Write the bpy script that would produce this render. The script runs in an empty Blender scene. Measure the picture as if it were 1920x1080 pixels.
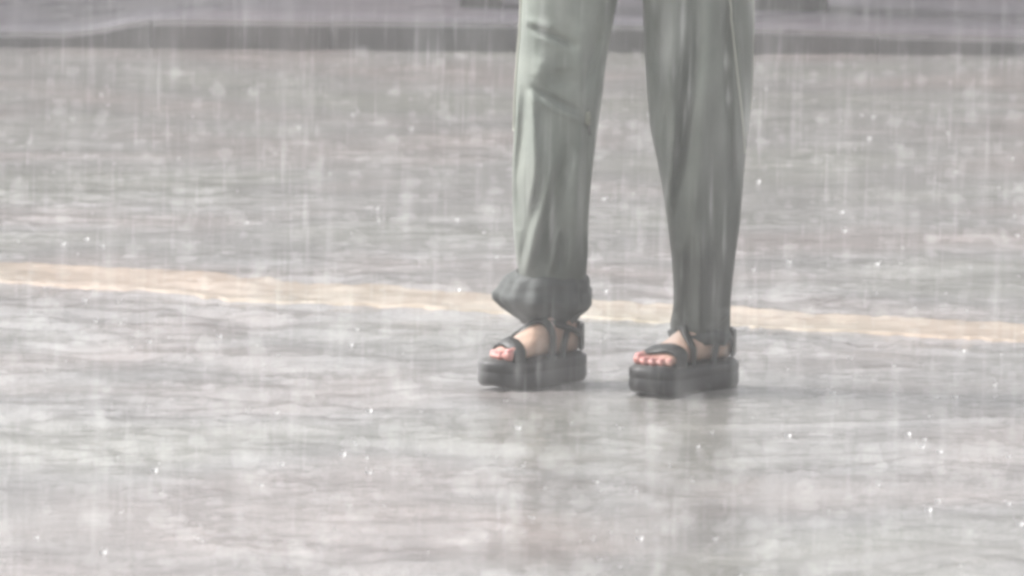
import bpy, bmesh, math, random
import numpy as np
from mathutils import Vector, Matrix

random.seed(7)
rng = np.random.default_rng(7)
R = math.radians
S = bpy.context.scene
COL = S.collection

# ---------------------------------------------------------------- camera
CAM_H, FPX, PITCH = 1.5, 11000.0, math.atan(1300 / 11000)
cd = bpy.data.cameras.new("camera")
cam = bpy.data.objects.new("camera", cd)
COL.objects.link(cam)
cam.location = (0, 0, CAM_H)
cam.rotation_euler = (R(90) - PITCH, 0, 0)
cd.sensor_width = 36
cd.lens = 36 * FPX / 1920
cd.clip_start, cd.clip_end = 0.1, 500
cd.dof.use_dof = True
cd.dof.focus_distance = 11.1
cd.dof.aperture_fstop = 9
S.camera = cam

# ---------------------------------------------------------------- sky, sun, exposure
SUN_EL, SUN_AZ = R(44), R(-72)          # azimuth from +Y (view direction), negative = left
w = bpy.data.worlds.new("World")
S.world = w
w.use_nodes = True
nt = w.node_tree
nt.nodes.clear()
sky = nt.nodes.new("ShaderNodeTexSky")
sky.sky_type = 'NISHITA'
sky.sun_disc = False
sky.sun_elevation = SUN_EL
sky.sun_rotation = SUN_AZ
sky.air_density, sky.dust_density, sky.ozone_density = 1.0, 6.0, 1.0
hs = nt.nodes.new("ShaderNodeHueSaturation")      # overcast: the cloud deck takes the colour out
hs.inputs["Saturation"].default_value = 0.12
bg = nt.nodes.new("ShaderNodeBackground")
bg.inputs["Strength"].default_value = 0.15
wo = nt.nodes.new("ShaderNodeOutputWorld")
nt.links.new(sky.outputs[0], hs.inputs["Color"])
nt.links.new(hs.outputs[0], bg.inputs["Color"])
nt.links.new(bg.outputs[0], wo.inputs["Surface"])

sd = bpy.data.lights.new("sun", 'SUN')
sd.energy, sd.angle, sd.color = 1.5, R(14), (1, 0.97, 0.93)
sun = bpy.data.objects.new("sun", sd)
COL.objects.link(sun)
sv = Vector((math.sin(SUN_AZ) * math.cos(SUN_EL), math.cos(SUN_AZ) * math.cos(SUN_EL), math.sin(SUN_EL)))
sun.rotation_euler = (-sv).to_track_quat('-Z', 'Y').to_euler()
sun.location = (-6, 4, 12)

S.view_settings.view_transform = 'Standard'
S.view_settings.look = 'None'
S.view_settings.gamma = 1
S.view_settings.use_curve_mapping = False
S.view_settings.exposure = 0.97
S.render.engine = 'CYCLES'
cy = S.cycles
cy.max_bounces, cy.diffuse_bounces, cy.glossy_bounces, cy.transmission_bounces = 6, 3, 3, 4
cy.volume_bounces, cy.transparent_max_bounces = 1, 64
cy.use_denoising = True
cy.pixel_filter_type = 'BLACKMAN_HARRIS'
cy.filter_width = 3.4
cy.sample_clamp_indirect = 6

# ---------------------------------------------------------------- pixel -> world (1920x1080 photo pixels)
FWD = np.array((0, math.cos(PITCH), -math.sin(PITCH)))
UP = np.array((0, math.sin(PITCH), math.cos(PITCH)))
EYE = np.array((0, 0, CAM_H))

def ray(px, py):
    d = FWD * FPX + np.array((px - 960.0, 0, 0)) - UP * (py - 540.0)
    return d / np.linalg.norm(d)

def gp(px, py, z=0.0):
    d = ray(px, py)
    return EYE + d * ((z - CAM_H) / d[2])

def pp(px, py, Y):
    d = ray(px, py)
    return EYE + d * (Y / d[1])

def proj(P):
    v = np.asarray(P) - EYE
    dep = v @ FWD
    return 960 + v[..., 0] / dep * FPX, 540 - (v @ UP) / dep * FPX

# ---------------------------------------------------------------- material helpers
def material(name):
    m = bpy.data.materials.new(name)
    m.use_nodes = True
    t = m.node_tree
    return m, t, t.nodes["Principled BSDF"], t.nodes["Material Output"]

def node(t, kind, **kw):
    n = t.nodes.new(kind)
    for k, v in kw.items():
        if k in n.inputs:
            n.inputs[k].default_value = v
        else:
            setattr(n, k, v)
    return n

def noise(t, scale, detail=4, rough=0.55, vec=None):
    n = node(t, "ShaderNodeTexNoise", Scale=scale, Detail=detail, Roughness=rough)
    if vec is not None:
        t.links.new(vec, n.inputs["Vector"])
    return n.outputs["Fac"]

def ramp(t, fac, stops):
    n = t.nodes.new("ShaderNodeValToRGB")
    el = n.color_ramp.elements
    while len(el) < len(stops):
        el.new(0.5)
    for e, (p, c) in zip(el, stops):
        e.position = p
        e.color = (*c, 1)
    t.links.new(fac, n.inputs["Fac"])
    return n.outputs["Color"]

def mixc(t, fac, a, b, mode='MIX'):
    n = t.nodes.new("ShaderNodeMix")
    n.data_type, n.blend_type = 'RGBA', mode
    for sock, v in ((n.inputs["Factor"], fac), (n.inputs[6], a), (n.inputs[7], b)):
        if hasattr(v, "is_output"):
            t.links.new(v, sock)
        elif isinstance(v, (int, float)):
            sock.default_value = v
        else:
            sock.default_value = (*v, 1)
    return n.outputs[2]

def bump(t, height, strength, dist, prev=None):
    n = node(t, "ShaderNodeBump", Strength=strength, Distance=dist)
    t.links.new(height, n.inputs["Height"])
    if prev is not None:
        t.links.new(prev, n.inputs["Normal"])
    return n.outputs["Normal"]

def wpos(t):
    return t.nodes.new("ShaderNodeNewGeometry").outputs["Position"]

def wet(name, c0, c1, c2, scale, rough=0.55, coat_r=0.125, wave=0.6, speckle=True, film=1.0):
    """a rained-on surface: a dull base under a film of water whose surface is all ripples"""
    m, t, b, o = material(name)
    p = wpos(t)
    col = ramp(t, noise(t, scale, 6, 0.62, p), [(0.3, c0), (0.5, c1), (0.7, c2)])
    if speckle:
        grain = ramp(t, noise(t, 260, 2, 0.6, p), [(0.38, (0.55,) * 3), (0.52, (1,) * 3), (0.66, (1.5,) * 3)])
        col = mixc(t, 0.75, col, grain, 'MULTIPLY')
    tint = ramp(t, noise(t, 0.9, 2, 0.5, p), [(0.36, (1.07, 0.97, 0.95)), (0.5, (1, 1, 1)), (0.64, (0.97, 1.0, 0.93))])
    col = mixc(t, 1.0, col, tint, 'MULTIPLY')
    t.links.new(col, b.inputs["Base Color"])
    b.inputs["Roughness"].default_value = rough
    b.inputs["Specular IOR Level"].default_value = 0.3
    b.inputs["Coat Weight"].default_value = film
    b.inputs["Coat IOR"].default_value = 1.36
    rr = t.nodes.new("ShaderNodeMapRange")
    for k, v in (("From Min", 0.3), ("From Max", 0.7), ("To Min", coat_r * 0.6), ("To Max", coat_r * 1.5)):
        rr.inputs[k].default_value = v
    t.links.new(noise(t, 3.1, 3, 0.5, p), rr.inputs["Value"])
    t.links.new(rr.outputs[0], b.inputs["Coat Roughness"])
    n1 = bump(t, noise(t, 22, 4, 0.6, p), 0.45 * wave, 0.006)
    n2 = bump(t, noise(t, 90, 3, 0.6, p), 0.5 * wave, 0.002, n1)
    n3 = bump(t, noise(t, 230, 3, 0.65, p), 0.45 * wave, 0.002, n2)
    t.links.new(n3, b.inputs["Coat Normal"])
    g = bump(t, noise(t, 210, 3, 0.6, p), 0.6, 0.003)
    t.links.new(g, b.inputs["Normal"])
    return m

M_ROAD = wet("wet_asphalt", (0.15, 0.140, 0.136), (0.205, 0.193, 0.187), (0.27, 0.254, 0.246), 2.6)
M_LINE = wet("wet_line_paint", (0.25, 0.205, 0.155), (0.335, 0.278, 0.213), (0.40, 0.335, 0.262), 14, speckle=False, coat_r=0.2)
M_KERB = wet("wet_kerb_concrete", (0.040, 0.038, 0.042), (0.058, 0.055, 0.058), (0.085, 0.08, 0.083), 5, wave=0.5, film=0.5, coat_r=0.3)
M_PAVE = wet("wet_pavement", (0.050, 0.044, 0.058), (0.066, 0.059, 0.074), (0.084, 0.076, 0.092), 3, wave=0.7, film=0.6, coat_r=0.3)
M_WALL = wet("wet_wall_concrete", (0.035, 0.037, 0.033), (0.05, 0.052, 0.046), (0.072, 0.074, 0.064), 2, wave=0.2, film=0.2, coat_r=0.35)
M_BOX = wet("wet_dark_metal", (0.012, 0.012, 0.012), (0.016, 0.016, 0.016), (0.022, 0.022, 0.022), 6, speckle=False, wave=0.2, film=0.1, coat_r=0.3)

def cloth(name, c0, c1, rough=0.75):
    m, t, b, o = material(name)
    p = wpos(t)
    col = ramp(t, noise(t, 7, 4, 0.6, p), [(0.35, c0), (0.65, c1)])
    t.links.new(col, b.inputs["Base Color"])
    b.inputs["Roughness"].default_value = rough
    b.inputs["Specular IOR Level"].default_value = 0.35
    b.inputs["Sheen Weight"].default_value = 0.08
    n1 = bump(t, noise(t, 34, 4, 0.6, p), 0.35, 0.006)
    n2 = bump(t, noise(t, 420, 2, 0.6, p), 0.35, 0.0012, n1)
    t.links.new(n2, b.inputs["Normal"])
    return m

M_TROUSER = cloth("wet_sage_cotton", (0.19, 0.215, 0.19), (0.27, 0.292, 0.26))
t = M_TROUSER.node_tree            # cotton darkens towards the soaked lower legs; leg B is darker throughout
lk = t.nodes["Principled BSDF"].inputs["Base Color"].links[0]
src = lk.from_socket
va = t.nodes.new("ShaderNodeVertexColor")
va.layer_name = "soak_and_tone"
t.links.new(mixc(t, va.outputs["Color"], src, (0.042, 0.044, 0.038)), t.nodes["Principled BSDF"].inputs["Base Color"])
M_CUFF = cloth("soaked_cuff_cotton", (0.036, 0.041, 0.040), (0.066, 0.072, 0.070))
M_SHIRT = cloth("shirt_cotton", (0.5, 0.5, 0.48), (0.58, 0.58, 0.56))
M_HAIR = cloth("dark_hair", (0.018, 0.014, 0.012), (0.03, 0.024, 0.02), 0.4)

m, t, b, o = material("wet_skin")
p = wpos(t)
sk = ramp(t, noise(t, 30, 4, 0.6, p), [(0.35, (0.40, 0.27, 0.205)), (0.65, (0.54, 0.385, 0.30))])
vc = t.nodes.new("ShaderNodeVertexColor")
vc.layer_name = "flush"
sk = mixc(t, vc.outputs["Color"], sk, (0.46, 0.165, 0.15))
t.links.new(sk, b.inputs["Base Color"])
b.inputs["Roughness"].default_value = 0.42
b.inputs["Subsurface Weight"].default_value = 0.15
b.inputs["Subsurface Radius"].default_value = (0.01, 0.004, 0.002)
b.inputs["Coat Weight"].default_value = 0.5
b.inputs["Coat Roughness"].default_value = 0.25
M_SKIN = m

def rubber(name, c, r):
    m, t, b, o = material(name)
    p = wpos(t)
    t.links.new(ramp(t, noise(t, 40, 4, 0.6, p), [(0.3, tuple(v * 0.7 for v in c)), (0.7, tuple(v * 1.4 for v in c))]), b.inputs["Base Color"])
    b.inputs["Roughness"].default_value = r
    t.links.new(bump(t, noise(t, 180, 3, 0.6, p), 0.3, 0.0015), b.inputs["Normal"])
    return m

M_SOLE = rubber("wet_black_rubber", (0.011, 0.011, 0.012), 0.45)
M_BED = rubber("footbed", (0.034, 0.032, 0.030), 0.6)
M_STRAP = rubber("wet_black_strap", (0.012, 0.013, 0.012), 0.4)
M_METAL = rubber("toggle_plastic", (0.17, 0.18, 0.14), 0.4)
M_NAIL = rubber("toenail", (0.46, 0.20, 0.19), 0.25)

m, t, b, o = material("splash_water")
b.inputs["Base Color"].default_value = (0.66, 0.66, 0.67, 1)
b.inputs["Roughness"].default_value = 0.6
b.inputs["IOR"].default_value = 1.33
b.inputs["Transmission Weight"].default_value = 0.6
M_SPLASH = m

def volume_mat(name, density, colour):
    m = bpy.data.materials.new(name)
    m.use_nodes = True
    t = m.node_tree
    t.nodes.clear()
    v = t.nodes.new("ShaderNodeVolumePrincipled")
    v.inputs["Color"].default_value = (*colour, 1)
    v.inputs["Density"].default_value = density
    v.inputs["Anisotropy"].default_value = 0.1
    o = t.nodes.new("ShaderNodeOutputMaterial")
    t.links.new(v.outputs[0], o.inputs["Volume"])
    return m

M_HAZE = volume_mat("rain_haze", 0.0065, (0.97, 0.97, 0.97))
M_RAIN = volume_mat("falling_rain", 10.0, (0.98, 0.98, 0.98))

# ---------------------------------------------------------------- object helpers
def link(name, me, mat=None, parent=None, smooth=False):
    ob = bpy.data.objects.new(name, me)
    COL.objects.link(ob)
    if mat:
        me.materials.append(mat)
    if smooth:
        me.polygons.foreach_set("use_smooth", [True] * len(me.polygons))
    if parent is not None:
        ob.parent = parent
        ob.matrix_parent_inverse = parent_world(parent).inverted()
    return ob

def parent_world(o):
    mw = Matrix.LocRotScale(o.location, o.rotation_euler, o.scale)
    if o.parent is not None:
        mw = parent_world(o.parent) @ o.matrix_parent_inverse @ mw
    return mw

def mesh(name, verts, faces):
    me = bpy.data.meshes.new(name)
    me.from_pydata([tuple(v) for v in verts], [], [tuple(f) for f in faces])
    me.update()
    return me

def fast_mesh(name, V, F):
    """V (n,3), F (m,k) with equal face size"""
    V = np.ascontiguousarray(V, dtype=np.float32)
    F = np.ascontiguousarray(F, dtype=np.int32)
    me = bpy.data.meshes.new(name)
    me.vertices.add(len(V))
    me.vertices.foreach_set("co", V.ravel())
    k = F.shape[1]
    me.loops.add(F.size)
    me.loops.foreach_set("vertex_index", F.ravel())
    me.polygons.add(len(F))
    me.polygons.foreach_set("loop_start", np.arange(len(F), dtype=np.int32) * k)
    me.update(calc_edges=True)
    me.validate()
    return me

def grid_faces(ny, nx, wrap=False):
    i = np.arange(ny - 1)[:, None]
    j = np.arange(nx if wrap else nx - 1)[None, :]
    a = i * nx + j
    b_ = i * nx + (j + 1) % nx
    return np.stack([a, b_, b_ + nx, a + nx], -1).reshape(-1, 4)

def tag(o, label=None, cat=None, group=None, kind=None):
    for k, v in (("label", label), ("category", cat), ("group", group), ("kind", kind)):
        if v:
            o[k] = v
    return o

def add_box(bm, x0, x1, y0, y1, z0, z1, bev=0.0):
    r = bmesh.ops.create_cube(bm, size=1.0)
    vs = r["verts"]
    for v in vs:
        v.co = Vector((x0 + (v.co.x + .5) * (x1 - x0), y0 + (v.co.y + .5) * (y1 - y0), z0 + (v.co.z + .5) * (z1 - z0)))
    if bev:
        es = list({e for v in vs for e in v.link_edges})
        bmesh.ops.bevel(bm, geom=es, offset=bev, segments=2, affect='EDGES', profile=0.5)

def bm_obj(name, bm, mat, parent=None, smooth=False):
    me = bpy.data.meshes.new(name)
    bmesh.ops.recalc_face_normals(bm, faces=bm.faces)
    bm.to_mesh(me)
    bm.free()
    return link(name, me, mat, parent, smooth)

# ---------------------------------------------------------------- road: one sheet, its surface thrown into ripples by the rain
XC, YC = 3.4, (7.6, 21.0)
waves = []
for k in range(60):
    lam = math.exp(rng.uniform(math.log(0.055), math.log(0.50)))
    th = rng.normal(math.pi / 2, 0.9)
    waves.append((2 * math.pi / lam * math.cos(th), 2 * math.pi / lam * math.sin(th), rng.uniform(0, 6.28), 0.0018 * lam ** 0.9))

PUD, PUF = gp(1590, 757), gp(1160, 790)

def height(x, y):
    x, y = np.broadcast_arrays(np.asarray(x, float), np.asarray(y, float))
    h = np.zeros(x.shape)
    x0, y0 = x, y
    x = x0 + .07 * np.sin(3.1 * y0 + 1.7 * x0) + .03 * np.sin(9.7 * y0 - 6 * x0 + 1)
    y = y0 + .06 * np.sin(4.3 * x0 + .8 * y0) + .03 * np.sin(11.3 * x0 + 5 * y0 + 2)
    for kx, ky, ph, a in waves:
        h += a * np.sin(kx * x + ky * y + ph)
    # patches of livelier and calmer water
    x, y = x0, y0
    e = sum(np.sin(a_ * x + b_ * y + c_) for a_, b_, c_ in ((2.1, .7, 0), (-1.3, 1.6, 1.1), (4.7, -1.9, 2.3), (1.2, 3.4, 4.0), (-5.3, 2.8, .4), (7.9, 4.1, 3.0))) / 6
    e = np.clip(.68 + 1.25 * e, .12, 1.5) * np.interp(y, (9, 12.5, 15, 19), (1.1, 1.0, .55, .4)) * np.interp(x, (-.8, .1, .6, .9), (1.15, 1, .8, .7))
    e = e * (1 - .85 * np.exp(-((x - PUD[0]) / .42) ** 2 - ((y - PUD[1]) / .33) ** 2)) * (1 - .7 * np.exp(-((x - PUF[0]) / .32) ** 2 - ((y - PUF[1]) / .5) ** 2))      # a calm puddle beside the foot
    fx = np.clip((XC - np.abs(x)) / 0.6, 0, 1)
    fy = np.clip((y - YC[0]) / 0.5, 0, 1) * np.clip((YC[1] - y) / 0.5, 0, 1)
    return h * e * fx * fy

def seg_dist(x, y, pts):
    best = np.full(x.shape, 1e9)
    tt = np.zeros(x.shape)
    n = len(pts) - 1
    for i in range(n):
        ax, ay = pts[i][:2]
        bx, by = pts[i + 1][:2]
        L2 = (bx - ax) ** 2 + (by - ay) ** 2 + 1e-12
        u = np.clip(((x - ax) * (bx - ax) + (y - ay) * (by - ay)) / L2, 0, 1)
        d = np.hypot(x - ax - u * (bx - ax), y - ay - u * (by - ay))
        mk = d < best
        best = np.where(mk, d, best)
        tt = np.where(mk, (i + u) / n, tt)
    return best, tt

def axis(dense0, dense1, step, far):
    c = list(np.arange(dense0, dense1 + 1e-6, step))
    lo, hi, s = [], [], step
    v = dense0
    while v > -far:
        s *= 1.6
        v -= s
        lo.append(max(v, -far))
    v, s = dense1, step
    while v < far:
        s *= 1.6
        v += s
        hi.append(min(v, far))
    return np.array(lo[::-1] + c + hi)

xs = axis(-1.75, 1.75, 0.011, 60.0)
ys = axis(8.4, 19.8, 0.015, 60.0)
GX, GY = np.meshgrid(xs, ys)
GZ = height(GX, GY)
# rings where drops have struck
for k in range(2600):
    cx, cy_ = rng.uniform(-1.7, 1.7), rng.uniform(8.5, 19.5)
    r0 = rng.uniform(0.012, 0.06)
    i0, i1 = np.searchsorted(xs, (cx - r0 - 0.05, cx + r0 + 0.05))
    j0, j1 = np.searchsorted(ys, (cy_ - r0 - 0.05, cy_ + r0 + 0.05))
    d = np.hypot(GX[j0:j1, i0:i1] - cx, GY[j0:j1, i0:i1] - cy_)
    GZ[j0:j1, i0:i1] += rng.uniform(0.0006, 0.0022) * np.exp(-((d - r0) / 0.012) ** 2) * np.cos((d - r0) * 170)
# longer ridges of running water in front of the feet
ridges = [([(890, 742), (1000, 738), (1100, 736)], .004), ([(1390, 912), (1520, 890), (1660, 868), (1800, 846)], .004),
          ([(1180, 802), (1450, 798), (1650, 794), (1930, 782)], .0045), ([(1300, 742), (1400, 727)], .004),
          ([(1240, 866), (1420, 858), (1700, 850)], .003), ([(230, 772), (500, 768), (700, 764)], .003),
          ([(430, 676), (640, 672)], .003), ([(830, 742), (900, 742)], .003), ([(1560, 695), (1720, 690)], .003)]
for pts, a in ridges:
    g = [gp(*q) for q in pts]
    d, u = seg_dist(GX, GY, g)
    GZ += a * np.exp(-(d / 0.018) ** 2) * np.clip(np.minimum(u, 1 - u) * 8, 0, 1)
V = np.stack([GX, GY, GZ], -1).reshape(-1, 3)
road = link("road", fast_mesh("road", V, grid_faces(len(ys), len(xs))), M_ROAD, smooth=True)
tag(road, kind="structure")

# painted line, following the water-covered surface a few millimetres above the asphalt
top = [(-900, 432), (0, 493), (250, 505), (480, 521), (700, 535), (900, 549), (1150, 568), (1500, 588), (1920, 610), (2900, 662)]
bot = [(-900, 470), (0, 530), (250, 546), (420, 563), (700, 577), (900, 586), (1150, 600), (1500, 622), (1920, 642), (2900, 697)]
tg = np.array([gp(*q) for q in top])
bg_ = np.array([gp(*q) for q in bot])
lx = np.arange(tg[:, 0].min(), tg[:, 0].max(), 0.011)
ty = np.interp(lx, tg[:, 0], tg[:, 1])
by = np.interp(lx, bg_[:, 0], bg_[:, 1])
wob = lambda n, s: np.convolve(rng.normal(0, 1, n + 60), np.hanning(s) / np.hanning(s).sum(), 'same')[30:30 + n]
ty += wob(len(lx), 5) * 0.014 + wob(len(lx), 40) * 0.02
by += wob(len(lx), 5) * 0.014 + wob(len(lx), 40) * 0.02
NS = 26
U = np.linspace(0, 1, NS)[:, None]
LY = by[None] * (1 - U) + ty[None] * U
LX = np.broadcast_to(lx[None], LY.shape)
# bilinear height of the road
def road_z(x, y):
    i = np.clip(np.searchsorted(xs, x) - 1, 0, len(xs) - 2)
    j = np.clip(np.searchsorted(ys, y) - 1, 0, len(ys) - 2)
    fx = (x - xs[i]) / (xs[i + 1] - xs[i])
    fy = (y - ys[j]) / (ys[j + 1] - ys[j])
    return (GZ[j, i] * (1 - fx) * (1 - fy) + GZ[j, i + 1] * fx * (1 - fy) + GZ[j + 1, i] * (1 - fx) * fy + GZ[j + 1, i + 1] * fx * fy)
LZ = road_z(LX, LY) + 0.004
LZ[0] -= .006
LZ[-1] -= .006
line = link("road_marking", fast_mesh("road_marking", np.stack([LX, LY, LZ], -1).reshape(-1, 3), grid_faces(NS, len(lx))), M_LINE, smooth=True)
tag(line, kind="structure", label="worn cream painted line running across the wet road behind the feet")

# ---------------------------------------------------------------- kerb and pavement along the far side of the road
KA, KB = gp(0, 89), gp(1920, 105)
def kerb_y(x):
    return KA[1] + (x - KA[0]) * (KB[1] - KA[1]) / (KB[0] - KA[0])
kpx = [(-4000, 20), (120, 20), (190, 28), (250, 44), (330, 47), (900, 47), (1420, 38), (1900, 28), (2600, 22), (6000, 20)]
def kerb_h(x):
    y = kerb_y(x)
    px = 960 + x / y * FPX
    return np.interp(px, [k[0] for k in kpx], [k[1] for k in kpx]) * y / FPX
kerb = bpy.data.objects.new("kerb", None)
COL.objects.link(kerb)
kerb.location = (0, float(kerb_y(0)), 0)
tag(kerb, kind="structure", label="low dark wet kerb dropping away at its left end, along the far side of the road")
ang = math.atan2(KB[1] - KA[1], KB[0] - KA[0])
x = -9.0
KW = 0.15
while x < 9.0:
    L = 0.60
    n = 9
    vs, fs = [], []
    j1 = rng.uniform(-.004, .004)
    jz = rng.uniform(-.003, .003)
    for i in range(n):
        xx = x + 0.004 + (L - 0.008) * i / (n - 1)
        h = float(kerb_h(xx)) + jz
        y0 = float(kerb_y(xx)) + j1
        b_ = min(0.012, h * .3)
        vs += [(xx, y0, -.05), (xx, y0 + .004, h - b_), (xx, y0 + b_ * .4, h - b_ * .3), (xx, y0 + b_ + .004, h), (xx, y0 + KW, h + .002), (xx, y0 + KW, -.05)]
    for i in range(n - 1):
        for k in range(6):
            a, c = i * 6 + k, i * 6 + (k + 1) % 6
            fs.append((a, c, c + 6, a + 6))
    fs.append((0, 1, 2, 3, 4, 5))
    fs.append(tuple((n - 1) * 6 + k for k in (5, 4, 3, 2, 1, 0)))
    link("kerb_stone", mesh("kerb_stone", vs, fs), M_KERB, kerb)
    x += L
PXs = np.linspace(-9, 9, 240)
rows = []
for dy, dz in ((KW + .004, 0.0), (0.6, .01), (1.4, .02), (3.6, .04)):
    rows.append(np.stack([PXs, kerb_y(PXs) + dy, kerb_h(PXs) + dz], -1))
rows.insert(0, np.stack([PXs, kerb_y(PXs) + KW + .004, PXs * 0 - .05], -1))
pave = link("pavement", fast_mesh("pavement", np.concatenate(rows), grid_faces(5, len(PXs))), M_PAVE, smooth=False)
tag(pave, kind="structure")

def pave_z(x, dy):
    return float(kerb_h(x)) + float(np.interp(dy, (KW, .6, 1.4, 3.6), (0, .01, .02, .04)))

# dark cabinets whose feet show at the top edge of the picture
def cabinet(px0, px1, py, hgt, label):
    c = None
    z = 0.08
    for _ in range(4):
        g = gp((px0 + px1) / 2, py, z)
        z = pave_z(g[0], g[1] - kerb_y(g[0]))
    hw = (px1 - px0) / 2 * g[1] / FPX
    root = bpy.data.objects.new("street_cabinet", None)
    COL.objects.link(root)
    root.location = (g[0], g[1] + .12, z)
    x0, x1, y0, y1 = g[0] - hw, g[0] + hw, g[1], g[1] + .24
    bm = bmesh.new(); add_box(bm, x0 + .006, x1 - .006, y0 + .008, y1 - .008, z - .01, z + .06, .003)
    bm_obj("plinth", bm, M_BOX, root)
    bm = bmesh.new(); add_box(bm, x0, x1, y0, y1, z + .062, z + hgt, .006)
    bm_obj("housing", bm, M_BOX, root)
    bm = bmesh.new(); add_box(bm, x0 + .015, x1 - .015, y0 - .010, y0 - .002, z + .09, z + hgt - .04, .003)
    d = bm_obj("door", bm, M_BOX, root)
    bm = bmesh.new(); add_box(bm, x1 - .05, x1 - .035, y0 - .022, y0 - .0115, z + hgt * .5, z + hgt * .5 + .07, .003)
    bm_obj("handle", bm, M_METAL, d)
    bm = bmesh.new(); add_box(bm, x0 - .012, x1 + .012, y0 - .018, y1 + .01, z + hgt + .002, z + hgt + .03, .006)
    bm_obj("lid", bm, M_BOX, root)
    tag(root, label, "cabinet", "dark cabinets on the far pavement")
cabinet(858, 944, 14, 0.85, "narrow dark cabinet foot on the far pavement, left of both legs")
cabinet(1408, 1556, 20, 0.95, "wide dark cabinet foot on the far pavement, right of both legs")

# boundary wall behind the pavement (above the frame; the far half of the wet road mirrors it)
wall = bpy.data.objects.new("boundary_wall", None)
COL.objects.link(wall)
WY = float(kerb_y(0)) + 2.9
wall.location = (0, WY, 0.1)
bm = bmesh.new(); add_box(bm, -9, 9, WY, WY + .22, -.05, 2.0, .004)
bm_obj("wall_body", bm, M_WALL, wall)
for i in range(18):
    bm = bmesh.new(); add_box(bm, -9 + i + .004, -8 + i - .004, WY - .04, WY + .26, 2.002, 2.08, .01)
    bm_obj("coping_stone", bm, M_WALL, wall)
tag(wall, "grey concrete boundary wall at the back of the far pavement", "wall")

# ---------------------------------------------------------------- person
person = bpy.data.objects.new("person", None)
COL.objects.link(person)

FS = 1.13
def place_foot(px_c, py_c, a_deg):
    c = gp(px_c, py_c)
    a = R(a_deg)
    X = Vector((-math.sin(a), -math.cos(a), 0))
    Y = Vector((math.cos(a), -math.sin(a), 0))
    mtx = Matrix((( X.x, Y.x, 0, c[0]), (X.y, Y.y, 0, c[1]), (0, 0, 1, 0), (0, 0, 0, 1)))
    return mtx @ Matrix.Scale(FS, 4)
FEET = [dict(m=place_foot(1004, 722, 44), med=1, key="a"),      # photo-left foot (the person's right)
        dict(m=place_foot(1287, 734, 46), med=-1, key="b")]     # photo-right foot
person.location = ((FEET[0]["m"].translation + FEET[1]["m"].translation) / 2)
BED = 0.050
for f in FEET:                      # the foot is a little smaller than the platform it stands on
    f["mf"] = f["m"] @ Matrix.Translation((-.003, 0, BED)) @ Matrix.Scale(.92, 4) @ Matrix.Translation((0, 0, -BED))

FX = np.array([-.101, -.096, -.088, -.072, -.050, -.025, 0, .025, .045, .062, .078, .088])
FW = np.array([.010, .018, .024, .029, .030, .030, .031, .035, .039, .040, .037, .030])
FH = np.array([.030, .042, .052, .066, .080, .078, .066, .051, .039, .030, .023, .016])
fw = lambda x: float(np.interp(x, FX, FW))
fh = lambda x: float(np.interp(x, FX, FH))

_UN = {}
def unit_sphere(seg):
    if seg not in _UN:
        nv = seg // 2 + 2
        vs = [(0, 0, 1.0)]
        for i in range(1, nv):
            a = math.pi * i / nv
            vs += [(math.sin(a) * math.cos(2 * math.pi * k / seg), math.sin(a) * math.sin(2 * math.pi * k / seg), math.cos(a)) for k in range(seg)]
        vs.append((0, 0, -1.0))
        fs = [(0, 1 + k, 1 + (k + 1) % seg) for k in range(seg)]
        for i in range(nv - 2):
            for k in range(seg):
                a, c = 1 + i * seg + k, 1 + i * seg + (k + 1) % seg
                fs.append((a, a + seg, c + seg, c))
        e, b0 = len(vs) - 1, 1 + (nv - 2) * seg
        fs += [(e, b0 + (k + 1) % seg, b0 + k) for k in range(seg)]
        _UN[seg] = (vs, fs)
    return _UN[seg]

def sphere(bm, c, r, seg=12):
    us, fs = unit_sphere(seg)
    vv = [bm.verts.new((c[0] + r * x_, c[1] + r * y_, c[2] + r * z_)) for x_, y_, z_ in us]
    for f_ in fs:
        bm.faces.new([vv[k] for k in f_])

def chain(bm, pts, step=0.45):
    """tapered limb: overlapping spheres along (x,y,z,r) points, fused later by the remesh"""
    for (p0, p1) in zip(pts[:-1], pts[1:]):
        a, b_ = Vector(p0[:3]), Vector(p1[:3])
        n = max(1, int((b_ - a).length / (min(p0[3], p1[3]) * step)))
        for i in range(n + 1):
            u = i / n
            sphere(bm, a.lerp(b_, u), p0[3] * (1 - u) + p1[3] * u)

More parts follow.
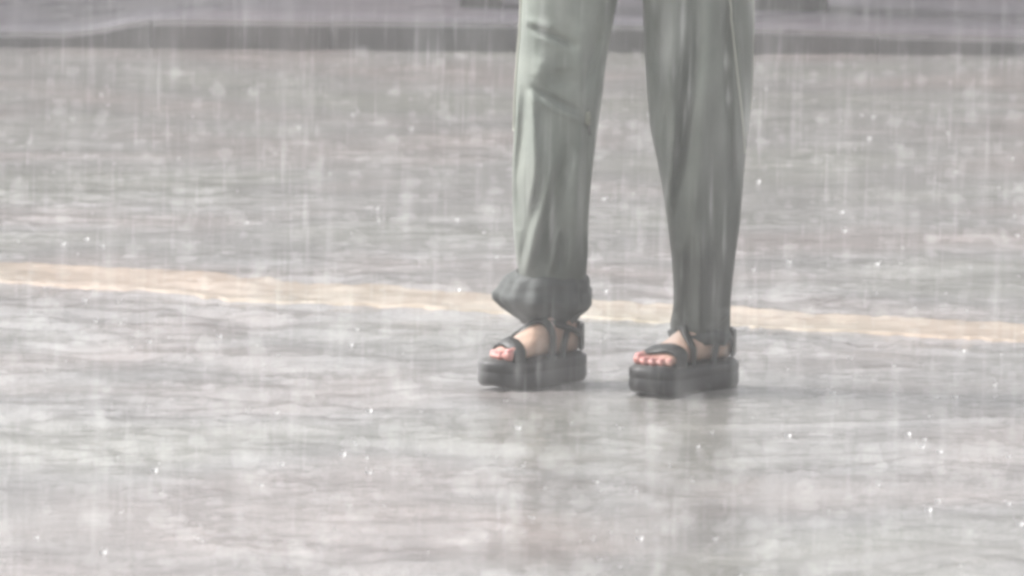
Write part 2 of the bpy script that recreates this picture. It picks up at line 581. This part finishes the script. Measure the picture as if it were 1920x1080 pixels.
def foot_bm(med):
    bm = bmesh.new()
    n = 20
    rings = []
    for x_, w_, h_ in zip(FX, FW, FH):
        ring = []
        for k in range(n):
            th = 2 * math.pi * k / n
            c, s = math.cos(th), math.sin(th)
            yy = w_ * (abs(c) ** 0.8) * (1 if c > 0 else -1)
            # the instep ridge lies toward the big-toe side
            zz = h_ / 2 + h_ / 2 * (abs(s) ** 0.75) * (1 if s > 0 else -1)
            if s > 0:
                yy = yy * (1 - 0.45 * s * min(1, h_ / .06)) + med * .005 * s
            ring.append(bm.verts.new((x_, yy, zz)))
        rings.append(ring)
    for r0, r1 in zip(rings[:-1], rings[1:]):
        for k in range(n):
            bm.faces.new((r0[k], r0[(k + 1) % n], r1[(k + 1) % n], r1[k]))
    bm.faces.new(rings[0][::-1])
    bm.faces.new(rings[-1])
    toes = [(.026, .111, .0112), (.0075, .112, .0082), (-.0075, .106, .0078), (-.021, .098, .0074), (-.0325, .088, .0072)]
    for yy, tip, r in toes:
        y = yy * med
        chain(bm, [(.070, y * .95, r * 1.25, r * .95), ((.070 + tip) / 2, y, r * 1.45, r * .88), (tip - r, y * 1.01, r * 1.0, r)], .3)
    chain(bm, [(-.060, 0, .045, .034), (-.056, 0, .085, .028), (-.054, 0, .10, .027)])
    sphere(bm, (-.05, .025, .066), .010)
    sphere(bm, (-.055, -.025, .060), .010)
    sphere(bm, (-.078, 0, .024), .025)
    return bm, toes

def append_bm(dst, src, mtx):
    tmp = bpy.data.meshes.new("tmp")
    src.transform(mtx)
    src.to_mesh(tmp)
    src.free()
    dst.from_mesh(tmp)
    bpy.data.meshes.remove(tmp)

def fuse(name, bm, voxel, mat, parent, smooth_iter=4):
    bmesh.ops.recalc_face_normals(bm, faces=bm.faces)
    me = bpy.data.meshes.new(name)
    bm.to_mesh(me)
    bm.free()
    tmp = bpy.data.objects.new("tmp", me)
    COL.objects.link(tmp)
    md = tmp.modifiers.new("r", 'REMESH')
    md.mode, md.voxel_size, md.use_smooth_shade = 'VOXEL', voxel, True
    if smooth_iter:
        sm = tmp.modifiers.new("s", 'SMOOTH')
        sm.factor, sm.iterations = 0.5, smooth_iter
    dg = bpy.context.evaluated_depsgraph_get()
    out = bpy.data.meshes.new_from_object(tmp.evaluated_get(dg))
    out.name = name
    bpy.data.objects.remove(tmp)
    bpy.data.meshes.remove(me)
    out.materials.clear()
    return link(name, out, mat, parent, True)

# trouser silhouettes measured in the photograph: (y, left x, right x)
LEG_A = [(-40, 978, 1172), (0, 977, 1158), (60, 974, 1146), (120, 968, 1136), (180, 965, 1129), (240, 964, 1121), (300, 961, 1113), (360, 961, 1107),
         (420, 962, 1103), (470, 966, 1103), (510, 972, 1100), (540, 976, 1094), (575, 984, 1078)]
LEG_B = [(-40, 1203, 1415), (0, 1205, 1413), (60, 1207, 1413), (120, 1210, 1411), (180, 1214, 1409), (240, 1219, 1404), (300, 1232, 1397), (360, 1243, 1392),
         (420, 1252, 1387), (480, 1259, 1379), (540, 1263, 1372), (580, 1262, 1369), (605, 1256, 1370), (625, 1257, 1369), (640, 1264, 1362)]
FOLDS_A = [
    ([(985, 38), (1040, 54)], 5, 8), ([(995, 52), (1040, 69), (1078, 86)], -9, 7), ([(1000, 62), (1050, 84)], 3, 10),
    ([(992, 168), (1000, 195), (1004, 300), (996, 420), (984, 505)], 8, 9), ([(984, 172), (978, 260), (968, 335), (970, 420)], -10, 9),
    ([(998, 164), (1050, 194), (1090, 212)], -8, 7), ([(1000, 178), (1050, 208), (1085, 224)], 4, 8),
    ([(1126, 55), (1112, 110), (1100, 168)], -10, 9), ([(1152, -30), (1142, 50)], -10, 8), ([(1092, 40), (1086, 150)], 6, 16),
    ([(1050, 130), (1056, 165)], -7, 24), ([(1066, 280), (1036, 400), (1012, 505)], -10, 11), ([(1036, 300), (1014, 400), (992, 500)], 7, 9),
    ([(1012, 340), (992, 430), (976, 505)], -7, 8), ([(1086, 250), (1076, 400), (1070, 505)], 7, 14), ([(1104, 230), (1096, 400), (1094, 505)], -8, 8),
    ([(1058, 430), (1052, 505)], -6, 9), ([(1040, 440), (1034, 505)], 5, 8), ([(1020, 110), (1005, 150)], 5, 16)]
FOLDS_B = [
    ([(1302, -30), (1299, 100), (1286, 220), (1268, 370), (1272, 450)], -14, 12), ([(1336, -30), (1326, 120), (1312, 300), (1300, 440)], 9, 17),
    ([(1226, 10), (1234, 150), (1226, 235)], -8, 9), ([(1266, -30), (1256, 150), (1260, 270), (1256, 390)], 8, 12),
    ([(1254, 190), (1249, 270), (1252, 330)], -9, 6), ([(1362, -30), (1366, 150), (1374, 290), (1374, 360)], -10, 7),
    ([(1378, 0), (1389, 120), (1397, 230)], 6, 6), ([(1350, 120), (1345, 330)], -4, 14), ([(1335, 350), (1331, 600)], -6, 9),
    ([(1314, 420), (1312, 630)], 6, 7), ([(1366, 330), (1356, 560)], 6, 9), ([(1292, 450), (1287, 610)], -6, 9), ([(1345, 470), (1344, 590)], 4, 6),
    ([(1372, 580), (1330, 622)], 6, 7), ([(1366, 598), (1322, 640)], -6, 6), ([(1256, 590), (1300, 628)], 5, 8), ([(1264, 575), (1290, 600)], -5, 7)]

def leg_loft(bm, sil, folds, Y0, Y1, seed):
    sil = np.array(sil, float)
    pys = np.arange(sil[0, 0], sil[-1, 0] + .1, 4.0)
    l, r = np.interp(pys, sil[:, 0], sil[:, 1]), np.interp(pys, sil[:, 0], sil[:, 2])
    ker = np.hanning(13); ker /= ker.sum()
    sm = lambda q: np.convolve(np.pad(q, 6, 'edge'), ker, 'valid')
    l, r = sm(l), sm(r)
    n = 150
    th = np.linspace(0, 2 * np.pi, n, endpoint=False)
    Ys = np.interp(pys, (pys[0], pys[-1]), (Y0, Y1))
    P = np.zeros((len(pys), n, 3))
    rg = np.random.default_rng(seed)
    for i, (py, a, b_, Y) in enumerate(zip(pys, l, r, Ys)):
        A, B = pp(a, py, Y), pp(b_, py, Y)
        c, hw = (A + B) / 2, (B[0] - A[0]) / 2
        hd = min(hw * 0.95, 0.085)
        co, si = np.cos(th), np.sin(th)
        P[i, :, 0] = c[0] + hw * co
        P[i, :, 1] = c[1] + hd * np.sign(si) * np.abs(si) ** 0.9
        P[i, :, 2] = c[2]
    qx, qy = proj(P)
    front = np.sin(th)[None, :] < 0
    D = np.zeros(P.shape[:2])
    for pts, a, wd in folds:
        d, u = seg_dist(qx, qy, pts)
        D += a * 1.8e-3 * np.exp(-(d / wd) ** 2) * (0.35 + 0.65 * np.clip(np.minimum(u, 1 - u) * 5, 0, 1))
    back = sum(rg.uniform(2, 5) * 1e-3 * np.sin(k * th[None, :] + rg.uniform(0, 6) + 2.5 * P[..., 2] * rg.uniform(.5, 1.5)) for k in (3, 4, 6))
    amount = np.where(front, D, back) * np.clip(np.abs(np.sin(th)) * 2.2, 0, 1)[None, :]
    P[..., 1] += -amount * np.where(front, 1, -1)
    base = len(bm.verts)
    vs = [bm.verts.new(v) for v in P.reshape(-1, 3)]
    for f in grid_faces(len(pys), n, True):
        bm.faces.new([vs[k] for k in f])
    bm.faces.new(vs[:n])
    bm.faces.new(vs[-n:][::-1])
    return P

ANK = [f["m"] @ Vector((-.055, 0, .1)) for f in FEET]
YA, YB = ANK[0].y, ANK[1].y
hipY = (YA + YB) / 2 + .02
bm = bmesh.new()
PA = leg_loft(bm, LEG_A, FOLDS_A, hipY - .01, YA, 3)
PB = leg_loft(bm, LEG_B, FOLDS_B, hipY + .01, YB, 4)
# seat and waist, above the frame
ca, cb = PA[0].mean(0), PB[0].mean(0)
hx = (ca[0] + cb[0]) / 2
ztop = ca[2]
prev = None
for dz, hw_, hd_ in ((-.012, .10, .07), (.0, .17, .085), (.03, .198, .098), (.08, .196, .108), (.14, .185, .108), (.20, .165, .10), (.25, .15, .092)):
    ring = [bm.verts.new((hx + hw_ * math.cos(q), hipY + hd_ * math.sin(q), ztop + dz)) for q in np.linspace(0, 2 * math.pi, 40, endpoint=False)]
    if prev:
        for k in range(40):
            bm.faces.new((prev[k], prev[(k + 1) % 40], ring[(k + 1) % 40], ring[k]))
    else:
        bm.faces.new(ring)
    prev = ring
bm.faces.new(prev)
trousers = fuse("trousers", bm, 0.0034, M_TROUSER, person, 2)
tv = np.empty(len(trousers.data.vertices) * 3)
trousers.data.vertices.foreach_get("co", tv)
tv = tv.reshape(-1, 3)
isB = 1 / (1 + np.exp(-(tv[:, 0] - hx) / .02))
sk_ = np.clip((.30 - tv[:, 2]) / .12, 0, 1) * .3 + np.clip((.62 - tv[:, 2]) / .5, 0, 1) * .55 + isB * .38 + .06 * np.sin(tv[:, 2] * 19 + tv[:, 0] * 31) + .05 * np.sin(tv[:, 2] * 43 - tv[:, 0] * 57)  # soaked lower legs, plus a darker tone over all of leg B
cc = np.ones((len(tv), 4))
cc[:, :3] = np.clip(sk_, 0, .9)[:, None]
trousers.data.color_attributes.new("soak_and_tone", 'FLOAT_COLOR', 'POINT').data.foreach_set("color", cc.ravel())
tag(trousers, label="wet sage green trousers, one leg gathered in a dark cuff")

# gathered cuff at the photo-left ankle
cuff_sil = [(508, 970, 1092), (518, 952, 1102), (532, 938, 1108), (548, 931, 1111), (562, 933, 1108), (576, 943, 1102), (588, 962, 1088), (600, 980, 1074), (610, 988, 1066)]
cs = np.array(cuff_sil, float)
pys = np.arange(508, 610.5, 2.5)
n = 160
th = np.linspace(0, 2 * np.pi, n, endpoint=False)
rows = []
pk = rng.uniform(0, 6.28, 6)
for py in pys:
    a, b_ = np.interp(py, cs[:, 0], cs[:, 1]), np.interp(py, cs[:, 0], cs[:, 2])
    A, B = pp(a, py, YA), pp(b_, py, YA)
    c, hw_ = (A + B) / 2, (B[0] - A[0]) / 2
    q = (py - 508) / 102
    gather = (0.035 * np.sin(9 * th + pk[0] + 1.5 * q) + 0.03 * np.sin(14 * th + pk[1] - 2 * q) + 0.05 * np.sin(5 * th + pk[2]) * q) * (0.5 + q)
    roll = 0.035 * np.sin(q * 15 + 1.2 * np.sin(2 * th + pk[4]))
    rr = 1 + gather + roll
    rows.append(np.stack([c[0] + hw_ * rr * np.cos(th), c[1] + hw_ * .85 * rr * np.sin(th), np.full(n, c[2]) + .004 * np.sin(3 * th + pk[3]) * 1], -1))
me = fast_mesh("rolled_cuff", np.concatenate(rows), grid_faces(len(pys), n, True))
link("rolled_cuff", me, M_CUFF, trousers, True)["label"] = "dark soaked cuff bunched above the ankle"
# hem band at the other ankle
hs_ = np.array(LEG_B, float)
rows = []
for py, off in ((618, .002), (621, .0045), (632, .005), (640, .0045), (643, .001)):
    a, b_ = np.interp(py, hs_[:, 0], hs_[:, 1]), np.interp(py, hs_[:, 0], hs_[:, 2])
    A, B = pp(a, py, YB), pp(b_, py, YB)
    c, hw_ = (A + B) / 2, (B[0] - A[0]) / 2 + off
    rr = 1 + .02 * np.sin(6 * th + 1) + .02 * np.sin(9 * th)
    rows.append(np.stack([c[0] + hw_ * rr * np.cos(th), c[1] + hw_ * 1.08 * rr * np.sin(th), np.full(n, c[2]) + .003 * np.sin(4 * th)], -1))
link("hem", fast_mesh("hem", np.concatenate(rows), grid_faces(5, n, True)), M_CUFF, trousers, True)

# pale piping down the side seams
M_PIPE = cloth("pale_piping", (0.34, 0.35, 0.30), (0.42, 0.43, 0.37))
for P, pts, rad_ in ((PA, [(979, -30), (975, 60), (969, 130), (966, 190), (964, 250)], .0034),
                     (PB, [(1413, -30), (1412, 70), (1410, 160), (1407, 210)], .0018),
                     (PB, [(1366, -30), (1374, 60), (1384, 150), (1393, 230), (1397, 290)], .0020)):
    qx, qy = proj(P)
    ok_ = (np.sin(np.linspace(0, 2 * np.pi, P.shape[1], endpoint=False)) < .05)[None, :] & np.ones(qx.shape, bool)
    pq = []
    for yy_ in np.arange(pts[0][1], pts[-1][1], 6.0):
        xx_ = np.interp(yy_, [q_[1] for q_ in pts], [q_[0] for q_ in pts])
        d_ = np.where(ok_, np.hypot(qx - xx_, (qy - yy_) * .6), 1e9)
        pq.append(P.reshape(-1, 3)[np.argmin(d_)])
    pq = np.array(pq)
    for c_ in range(3):
        pq[2:-2, c_] = np.convolve(pq[:, c_], np.ones(5) / 5, 'valid')
    pq[:, 1] -= .0015
    tv_ = np.concatenate([p_ + rad_ * np.stack([np.cos(np.linspace(0, 6.2832, 9)[:8]), np.sin(np.linspace(0, 6.2832, 9)[:8]), np.zeros(8)], -1) for p_ in pq])
    link("side_seam", fast_mesh("side_seam", tv_, grid_faces(len(pq), 8, True)), M_PIPE, trousers, True)

# small toggle on the knee pocket
tp = pp(1102, 214, hipY)
ridx = np.argmin(np.abs(PA[:, 0, 2] - tp[2]))
fx = PA[ridx]
near = fx[(fx[:, 1] < hipY)]
ysurf = near[np.argmin(np.abs(near[:, 0] - tp[0])), 1]
bm = bmesh.new(); add_box(bm, tp[0] - .006, tp[0] + .006, ysurf - .010, ysurf + .004, tp[2] - .016, tp[2] + .010, .003)
tog = bm_obj("toggle", bm, M_METAL, trousers, True)
for c0, c1 in (((-.001, -.003, .012), (-.012, -.001, .022)), ((.001, -.003, -.018), (.004, -.002, -.034))):
    bm = bmesh.new()
    chain(bm, [(tp[0] + c0[0], ysurf + c0[1], tp[2] + c0[2], .002), (tp[0] + c1[0], ysurf + c1[1], tp[2] + c1[2], .002)])
    fuse("cord", bm, .0008, M_STRAP, tog, 1)

# body
bm = bmesh.new()
TOES = []
for f, P in zip(FEET, (PA, PB)):
    fb, toes = foot_bm(f["med"])
    append_bm(bm, fb, f["mf"] @ Matrix.Translation((0, 0, BED)))
    TOES.append(toes)
def ctr(P, z):
    i = np.argmin(np.abs(P[:, 0, 2] - z))
    c = P[i].mean(0)
    return c
for P, ank in zip((PA, PB), ANK):
    k1, k2 = ctr(P, .44), ctr(P, .70)
    chain(bm, [(ank.x, ank.y + .004, .12, .028), (ctr(P, .30)[0], ctr(P, .30)[1] + .006, .30, .036), (*k1[:2], .44, .042), (*k2[:2], .70, .055)])
hipz = ztop + .05
chain(bm, [(hx - .075, hipY, hipz, .075), (hx + .075, hipY, hipz, .075)])
torso = ((.12, .125), (.22, .105), (.30, .10), (.40, .108), (.48, .105))
for dz, r_ in torso:
    for sx in (-.05, 0, .05):
        sphere(bm, (hx + sx, hipY, hipz + dz), r_ * .8)
    sphere(bm, (hx, hipY, hipz + dz - .04), r_ * .85)
shz = hipz + .50
chain(bm, [(hx - .15, hipY, shz, .045), (hx + .15, hipY, shz, .045)])
for s in (-1, 1):
    el, wr = (hx + s * .20, hipY + .03, shz - .26), (hx + s * .10, hipY - .17, shz - .20)
    chain(bm, [(hx + s * .165, hipY, shz, .043), (*el, .033), (*wr, .022)])
    chain(bm, [(*wr, .022), (wr[0] - s * .03, wr[1] - .045, wr[2] + .01, .024)])
    for dz, ln in ((.028, .062), (.010, .07), (-.008, .066), (-.024, .052)):
        kx, ky = wr[0] - s * .04, wr[1] - .055
        chain(bm, [(kx, ky, wr[2] + .01 + dz * .8, .0085), (kx - s * ln * .35, ky - ln * .4, wr[2] + .01 + dz, .008), (kx - s * ln * .85, ky - ln * .45, wr[2] + dz, .007)])
    chain(bm, [(wr[0] - s * .015, wr[1] - .02, wr[2] + .03, .010), (wr[0] - s * .03, wr[1] - .03, wr[2] + .055, .009), (wr[0] - s * .045, wr[1] - .05, wr[2] + .068, .008)])
chain(bm, [(hx, hipY, shz, .05), (hx, hipY - .01, shz + .10, .045)])
hd = Vector((hx, hipY - .02, shz + .20))
for off, r_ in (((0, .01, .03), .088), ((0, -.02, .02), .080), ((0, -.035, -.03), .062), ((0, -.045, -.065), .045), ((0, -.06, -.02), .055)):
    sphere(bm, hd + Vector(off), r_, 18)
chain(bm, [(hd.x, hd.y - .105, hd.z + .01, .009), (hd.x, hd.y - .122, hd.z - .022, .012)])
for s in (-1, 1):
    chain(bm, [(hd.x + s * .084, hd.y, hd.z + .015, .014), (hd.x + s * .082, hd.y, hd.z - .02, .011)])
chain(bm, [(hd.x - .02, hd.y - .095, hd.z - .058, .009), (hd.x + .02, hd.y - .095, hd.z - .058, .009)])
body = fuse("body", bm, 0.0030, M_SKIN, person, 2)
# flushed toes: pinker skin at the toe ends
vco = np.empty(len(body.data.vertices) * 3)
body.data.vertices.foreach_get("co", vco)
vco = vco.reshape(-1, 3)
fl = np.zeros(len(vco))
for f in FEET:
    inv = np.array(f["m"].inverted())
    loc = vco @ inv[:3, :3].T + inv[:3, 3]
    near = (np.abs(loc[:, 1]) < .06) & (np.abs(loc[:, 0]) < .14) & (loc[:, 2] < .2)
    fl = np.maximum(fl, np.where(near, np.clip((loc[:, 0] - .055) / .035, 0, 1) * .85, 0))
ca_ = body.data.color_attributes.new("flush", 'FLOAT_COLOR', 'POINT')
cc = np.ones((len(vco), 4))
cc[:, :3] = fl[:, None]
ca_.data.foreach_set("color", cc.ravel())
for s in (-1, 1):
    bm = bmesh.new(); sphere(bm, (hd.x + s * .03, hd.y - .083, hd.z + .012), .012)
    bm_obj("eye", bm, M_SHIRT, body, True)
    bm = bmesh.new(); sphere(bm, (hd.x + s * .03, hd.y - .0915, hd.z + .012), .0055)
    bm_obj("pupil", bm, M_HAIR, body, True)
bm = bmesh.new()
for off, r_ in (((0, .025, .05), .093), ((0, .045, .01), .085), ((-.045, .04, -.03), .05), ((.045, .04, -.03), .05), ((0, .05, -.06), .06), ((-.055, .02, .03), .05), ((.055, .02, .03), .05), ((0, -.03, .085), .06)):
    sphere(bm, hd + Vector(off), r_, 16)
fuse("hair", bm, .006, M_HAIR, person, 2)
bm = bmesh.new()
for dz, r_ in ((.10, .128),) + torso:
    for sx in (-.055, 0, .055):
        sphere(bm, (hx + sx, hipY, hipz + dz), r_ * .88, 16)
chain(bm, [(hx - .15, hipY, shz, .056), (hx + .15, hipY, shz, .056)])
for s in (-1, 1):
    chain(bm, [(hx + s * .165, hipY, shz, .056), (hx + s * .192, hipY + .01, shz - .18, .052)])
fuse("shirt", bm, .006, M_SHIRT, person, 3)

# ---------------------------------------------------------------- sandals
def outline(x):
    """half width of the platform at x"""
    xs_ = (-.112, -.110, -.104, -.092, -.07, -.03, .01, .05, .075, .095, .108, .115, .118)
    ws_ = (.002, .012, .022, .031, .036, .037, .040, .046, .047, .042, .030, .016, .002)
    return float(np.interp(x, xs_, ws_))

def slab(rings, med):
    """closed solid from (z, inset, toe lift) rings of the sole outline"""
    X = np.concatenate([-.112 + .115 * (1 - np.cos(np.linspace(0, math.pi, 40))) ])
    X = np.interp(np.linspace(0, 1, 40), np.linspace(0, 1, 40), X)
    X = np.clip(X, -.112, .118)
    vs, fs = [], []
    n_ = 2 * len(X) - 2
    for z, ins, lift in rings:
        pts = [(x_, outline(x_)) for x_ in X] + [(x_, -outline(x_)) for x_ in X[-2:0:-1]]
        for x_, y_ in pts:
            s_ = 1 - ins / .045
            up = lift * max(0, (x_ - .06) / .058) ** 2
            bend = med * .006 * math.sin((x_ + .11) / .23 * math.pi) 
            vs.append((x_ * (1 - ins / .115), y_ * s_ - bend * .6, z + up))
    for i in range(len(rings) - 1):
        for k in range(n_):
            a, c = i * n_ + k, i * n_ + (k + 1) % n_
            fs.append((a, c, c + n_, a + n_))
    fs.append(tuple(range(n_))[::-1])
    fs.append(tuple(range((len(rings) - 1) * n_, len(rings) * n_)))
    return vs, fs

def ribbon(pts, nors, wdir, width, thick):
    vs, fs = [], []
    m_ = len(pts)
    for p_, n_, w_ in zip(pts, nors, wdir):
        p_, n_, w_ = Vector(p_), Vector(n_).normalized(), Vector(w_).normalized()
        for su, sn in ((-.5, 0), (-.42, 1), (.42, 1), (.5, 0)):
            vs.append(p_ + w_ * width * su + n_ * thick * sn)
    for i in range(m_ - 1):
        for k in range(4):
            a, c = i * 4 + k, i * 4 + (k + 1) % 4
            fs.append((a, c, c + 4, a + 4))
    fs.append((0, 1, 2, 3))
    fs.append(tuple((m_ - 1) * 4 + k for k in (3, 2, 1, 0)))
    return vs, fs

def over_foot(x0, skew, width, med, thick=.0035, lift=.004):
    """band over the foot: conforms to the foot's section at each edge"""
    vs, fs = [], []
    T = np.linspace(-.5, math.pi + .5, 34)
    for t_ in T:
        for e, k in ((-.5, 0), (-.4, 1), (.4, 1), (.5, 0)):
            xx = x0 + skew * math.cos(t_) * med + width * e
            W, H = fw(min(xx, .085)) + lift, fh(min(xx, .085)) + lift
            c, s = math.cos(t_), math.sin(t_)
            if s > 0:
                yy = W * abs(c) ** .8 * (1 if c > 0 else -1)
                yy = yy * (1 - .45 * s * min(1, H / .06)) + med * .005 * s
                zz = H / 2 + H / 2 * s ** .75
            else:
                k_ = min(1, -s / math.sin(.5))
                yy = W * (1 if c > 0 else -1)
                zz = H / 2 * (1 - k_) - .006 * k_
            nrm = Vector((0, c * H, s * W + .001)).normalized()
            vs.append(Vector((xx, yy, zz + BED)) + nrm * thick * k)
    for i in range(len(T) - 1):
        for k in range(4):
            a, c = i * 4 + k, i * 4 + (k + 1) % 4
            fs.append((a, c, c + 4, a + 4))
    fs.append((0, 1, 2, 3)); fs.append(tuple((len(T) - 1) * 4 + k for k in (3, 2, 1, 0)))
    return vs, fs

for f in FEET:
    mt, med = f["m"], f["med"]
    mf = f["mf"]
    tr = lambda vs: [mt @ Vector(v) for v in vs]
    tf = lambda vs: [mf @ Vector(v) for v in vs]
    root = bpy.data.objects.new("sandal", None)
    COL.objects.link(root)
    root.parent = person
    root.matrix_parent_inverse = parent_world(person).inverted()
    root.location = mt.translation
    vs, fs = slab([(.001, .006, .010), (.003, .003, .009), (.010, .0, .006), (.026, .0, .004), (.028, .001, .004), (.030, .001, .004), (.032, .0, .004), (.043, .0, .004), (.047, .003, .004)], med)
    sole = link("platform_sole", mesh("platform_sole", tr(vs), fs), M_SOLE, root, True)
    vs, fs = slab([(.0471, .006, .004), (.049, .007, .004), (.0502, .009, .004)], med)
    link("footbed", mesh("footbed", tr(vs), fs), M_BED, root)
    for x0, skew, wd in ((.072, .014, .028), (.010, -.016, .016)):
        vs, fs = over_foot(x0, skew, wd, med)
        link("strap", mesh("strap", tf(vs), fs), M_STRAP, root, True)
    # ankle strap loop, back counter, side posts
    q = np.linspace(0, 2 * math.pi, 40)
    pts = [(-.058 + .043 * math.cos(v), .038 * math.sin(v), BED + .046 + .016 * math.cos(v)) for v in q]
    vs, fs = ribbon(pts, [(math.cos(v), math.sin(v), 0) for v in q], [(0, 0, 1)] * 40, .013, .004)
    link("ankle_strap", mesh("ankle_strap", tf(vs), fs), M_STRAP, root, True)
    q = np.linspace(math.pi * .62, math.pi * 1.38, 22)
    vs, fs = ribbon([(-.062 + .046 * math.cos(v), .036 * math.sin(v), BED + .030) for v in q], [(math.cos(v), math.sin(v), 0) for v in q], [(0, 0, 1)] * 22, .052, .0045)
    link("heel_counter", mesh("heel_counter", tf(vs), fs), M_STRAP, root, True)
    for s in (-1, 1):
        pts = [(-.028, s * .035, BED - .004), (-.034, s * .0385, BED + .03), (-.044, s * .0375, BED + .052)]
        vs, fs = ribbon(pts, [(0, s, 0)] * 3, [(1, 0, 0)] * 3, .014, .004)
        link("side_strap", mesh("side_strap", tf(vs), fs), M_STRAP, root, True)
    for yy, tip, r_ in TOES[0]:
        bm = bmesh.new()
        sphere(bm, (0, 0, 0), 1, 10)
        bmesh.ops.scale(bm, vec=(r_ * .62, r_ * .62, r_ * .28), verts=bm.verts)
        bm.transform(mf @ Matrix.Translation((tip - r_ * .85, yy * med * 1.01, BED + r_ * 1.86)) @ Matrix.Rotation(R(18), 4, 'Y'))
        bm_obj("toenail", bm, M_NAIL, body, True)
tag(person, "person from the thighs down, sage trousers and black platform sandals, standing on the wet road", "person")

# ---------------------------------------------------------------- splashes on the road
SV, SF = [], []
def crown(cx, cy_, z, r, h, seg=8):
    b0 = len(SV)
    for k in range(seg):
        a = 2 * math.pi * k / seg + random.random() * .3
        SV.append((cx + r * .55 * math.cos(a), cy_ + r * .55 * math.sin(a), z - .002))
    for k in range(seg):
        a = 2 * math.pi * k / seg + random.random() * .3
        q = (1 if k % 2 else .45) * random.uniform(.6, 1.2)
        SV.append((cx + r * (.8 + .4 * q) * math.cos(a), cy_ + r * (.8 + .4 * q) * math.sin(a), z + h * q))
    for k in range(seg):
        k2 = (k + 1) % seg
        SF.append((b0 + k, b0 + k2, b0 + seg + k2, b0 + seg + k))
def droplet(x_, y_, z_, r):
    b0 = len(SV)
    SV.extend([(x_ + r, y_, z_), (x_, y_ + r, z_), (x_ - r, y_, z_), (x_, y_ - r, z_), (x_, y_, z_ + r * 1.2), (x_, y_, z_ - r)])
    for k in range(4):
        SF.append((b0 + k, b0 + (k + 1) % 4, b0 + 4, b0 + 4))
        SF.append((b0 + (k + 1) % 4, b0 + k, b0 + 5, b0 + 5))
def in_view(x_, y_):
    return abs(x_) < .12 * y_
for k in range(330):
    y_ = 1 / random.uniform(1 / 19.2, 1 / 8.5)
    x_ = random.uniform(-1.1, 1.1) * y_ * .095
    z_ = float(road_z(x_, y_))
    r = random.choice((.0016, .002, .0024, .003, .004, .006))
    h = r * random.uniform(.4, 1.4)
    crown(x_, y_, z_, r, h)
    for q in range(random.randint(1, 4)):
        a = random.uniform(0, 6.28)
        d = r * random.uniform(.6, 2.5)
        droplet(x_ + d * math.cos(a), y_ + d * math.sin(a), z_ + h * random.uniform(.6, 2.2), random.uniform(.0005, .0014))
SF3 = [f if f[2] != f[3] else f[:3] for f in SF]
spl = link("rain_splashes", mesh("rain_splashes", SV, SF3), M_SPLASH, None, True)
tag(spl, kind="stuff", label="small splashes of rain leaping off the road")

# ---------------------------------------------------------------- spray: little puffs of fine water over the splashes
us, fs_ = unit_sphere(8)
us = np.array(us)
NP = 3000
py_ = 1 / rng.uniform(1 / 19.2, 1 / 8.6, NP)
px_ = rng.uniform(-1.1, 1.1, NP) * py_ * .095
pr = np.minimum(np.exp(rng.normal(math.log(.010), .55, NP)), .026)
ph = pr * rng.uniform(.25, 1.1, NP)
jit = 1 + .25 * rng.normal(0, 1, (NP, len(us)))
Vp = us[None] * jit[..., None] * np.stack([pr, pr * .8, ph], -1)[:, None] + np.stack([px_, py_, ph * .7], -1)[:, None]
F3 = [(f_[0], f_[k], f_[k + 1]) for f_ in fs_ for k in range(1, len(f_) - 1)]
Fp = (np.arange(NP)[:, None, None] * len(us) + np.array(F3)[None]).reshape(-1, 3)
M_SPRAY = volume_mat("spray", 3.6, (0.98, 0.98, 0.98))
spray = link("spray_mist", fast_mesh("spray_mist", Vp.reshape(-1, 3), Fp), M_SPRAY)
tag(spray, kind="stuff", label="soft puffs of spray over the wet road")

# ---------------------------------------------------------------- falling rain: slender threads of water
NR = 4600
ry = 3.0 + 16.5 * rng.random(NR) ** 0.9
rx = rng.uniform(-1, 1, NR) * ry * .10
zc = CAM_H - ry * math.tan(PITCH)
rz = zc + rng.uniform(-1, 1, NR) * ry * .058
ok = rz > .05
rx, ry, rz = rx[ok], ry[ok], rz[ok]
NR = len(rx)
ln = rng.uniform(.05, .22, NR)
rad = np.exp(rng.normal(math.log(.0033), .4, NR))
tilt = .02 + rng.normal(0, .008, NR)
ln = np.minimum(ln, (rz - .02))
ang_ = np.array([0, 2.094, 4.189])
Vr = np.zeros((NR, 5, 3))
for k in range(3):
    Vr[:, k, 0] = rx + rad * np.cos(ang_[k])
    Vr[:, k, 1] = ry + rad * np.sin(ang_[k])
    Vr[:, k, 2] = rz - ln * .15
Vr[:, 3] = np.stack([rx + tilt * ln * .6, ry, rz + ln * .5], -1)
Vr[:, 4] = np.stack([rx - tilt * ln * .4, ry, rz - ln * .5], -1)
F0 = np.array([(0, 1, 3), (1, 2, 3), (2, 0, 3), (1, 0, 4), (2, 1, 4), (0, 2, 4)])
Fr = (np.arange(NR)[:, None, None] * 5 + F0[None]).reshape(-1, 3)
rain = link("rain", fast_mesh("rain", Vr.reshape(-1, 3), Fr), M_RAIN)
tag(rain, kind="stuff", label="fine threads of falling rain")

# ---------------------------------------------------------------- rain haze round the whole place
bm = bmesh.new()
add_box(bm, -62, 62, -62, 62, -1.2, 2.6)
hz_ = bm_obj("haze", bm, M_HAZE)
tag(hz_, kind="stuff")
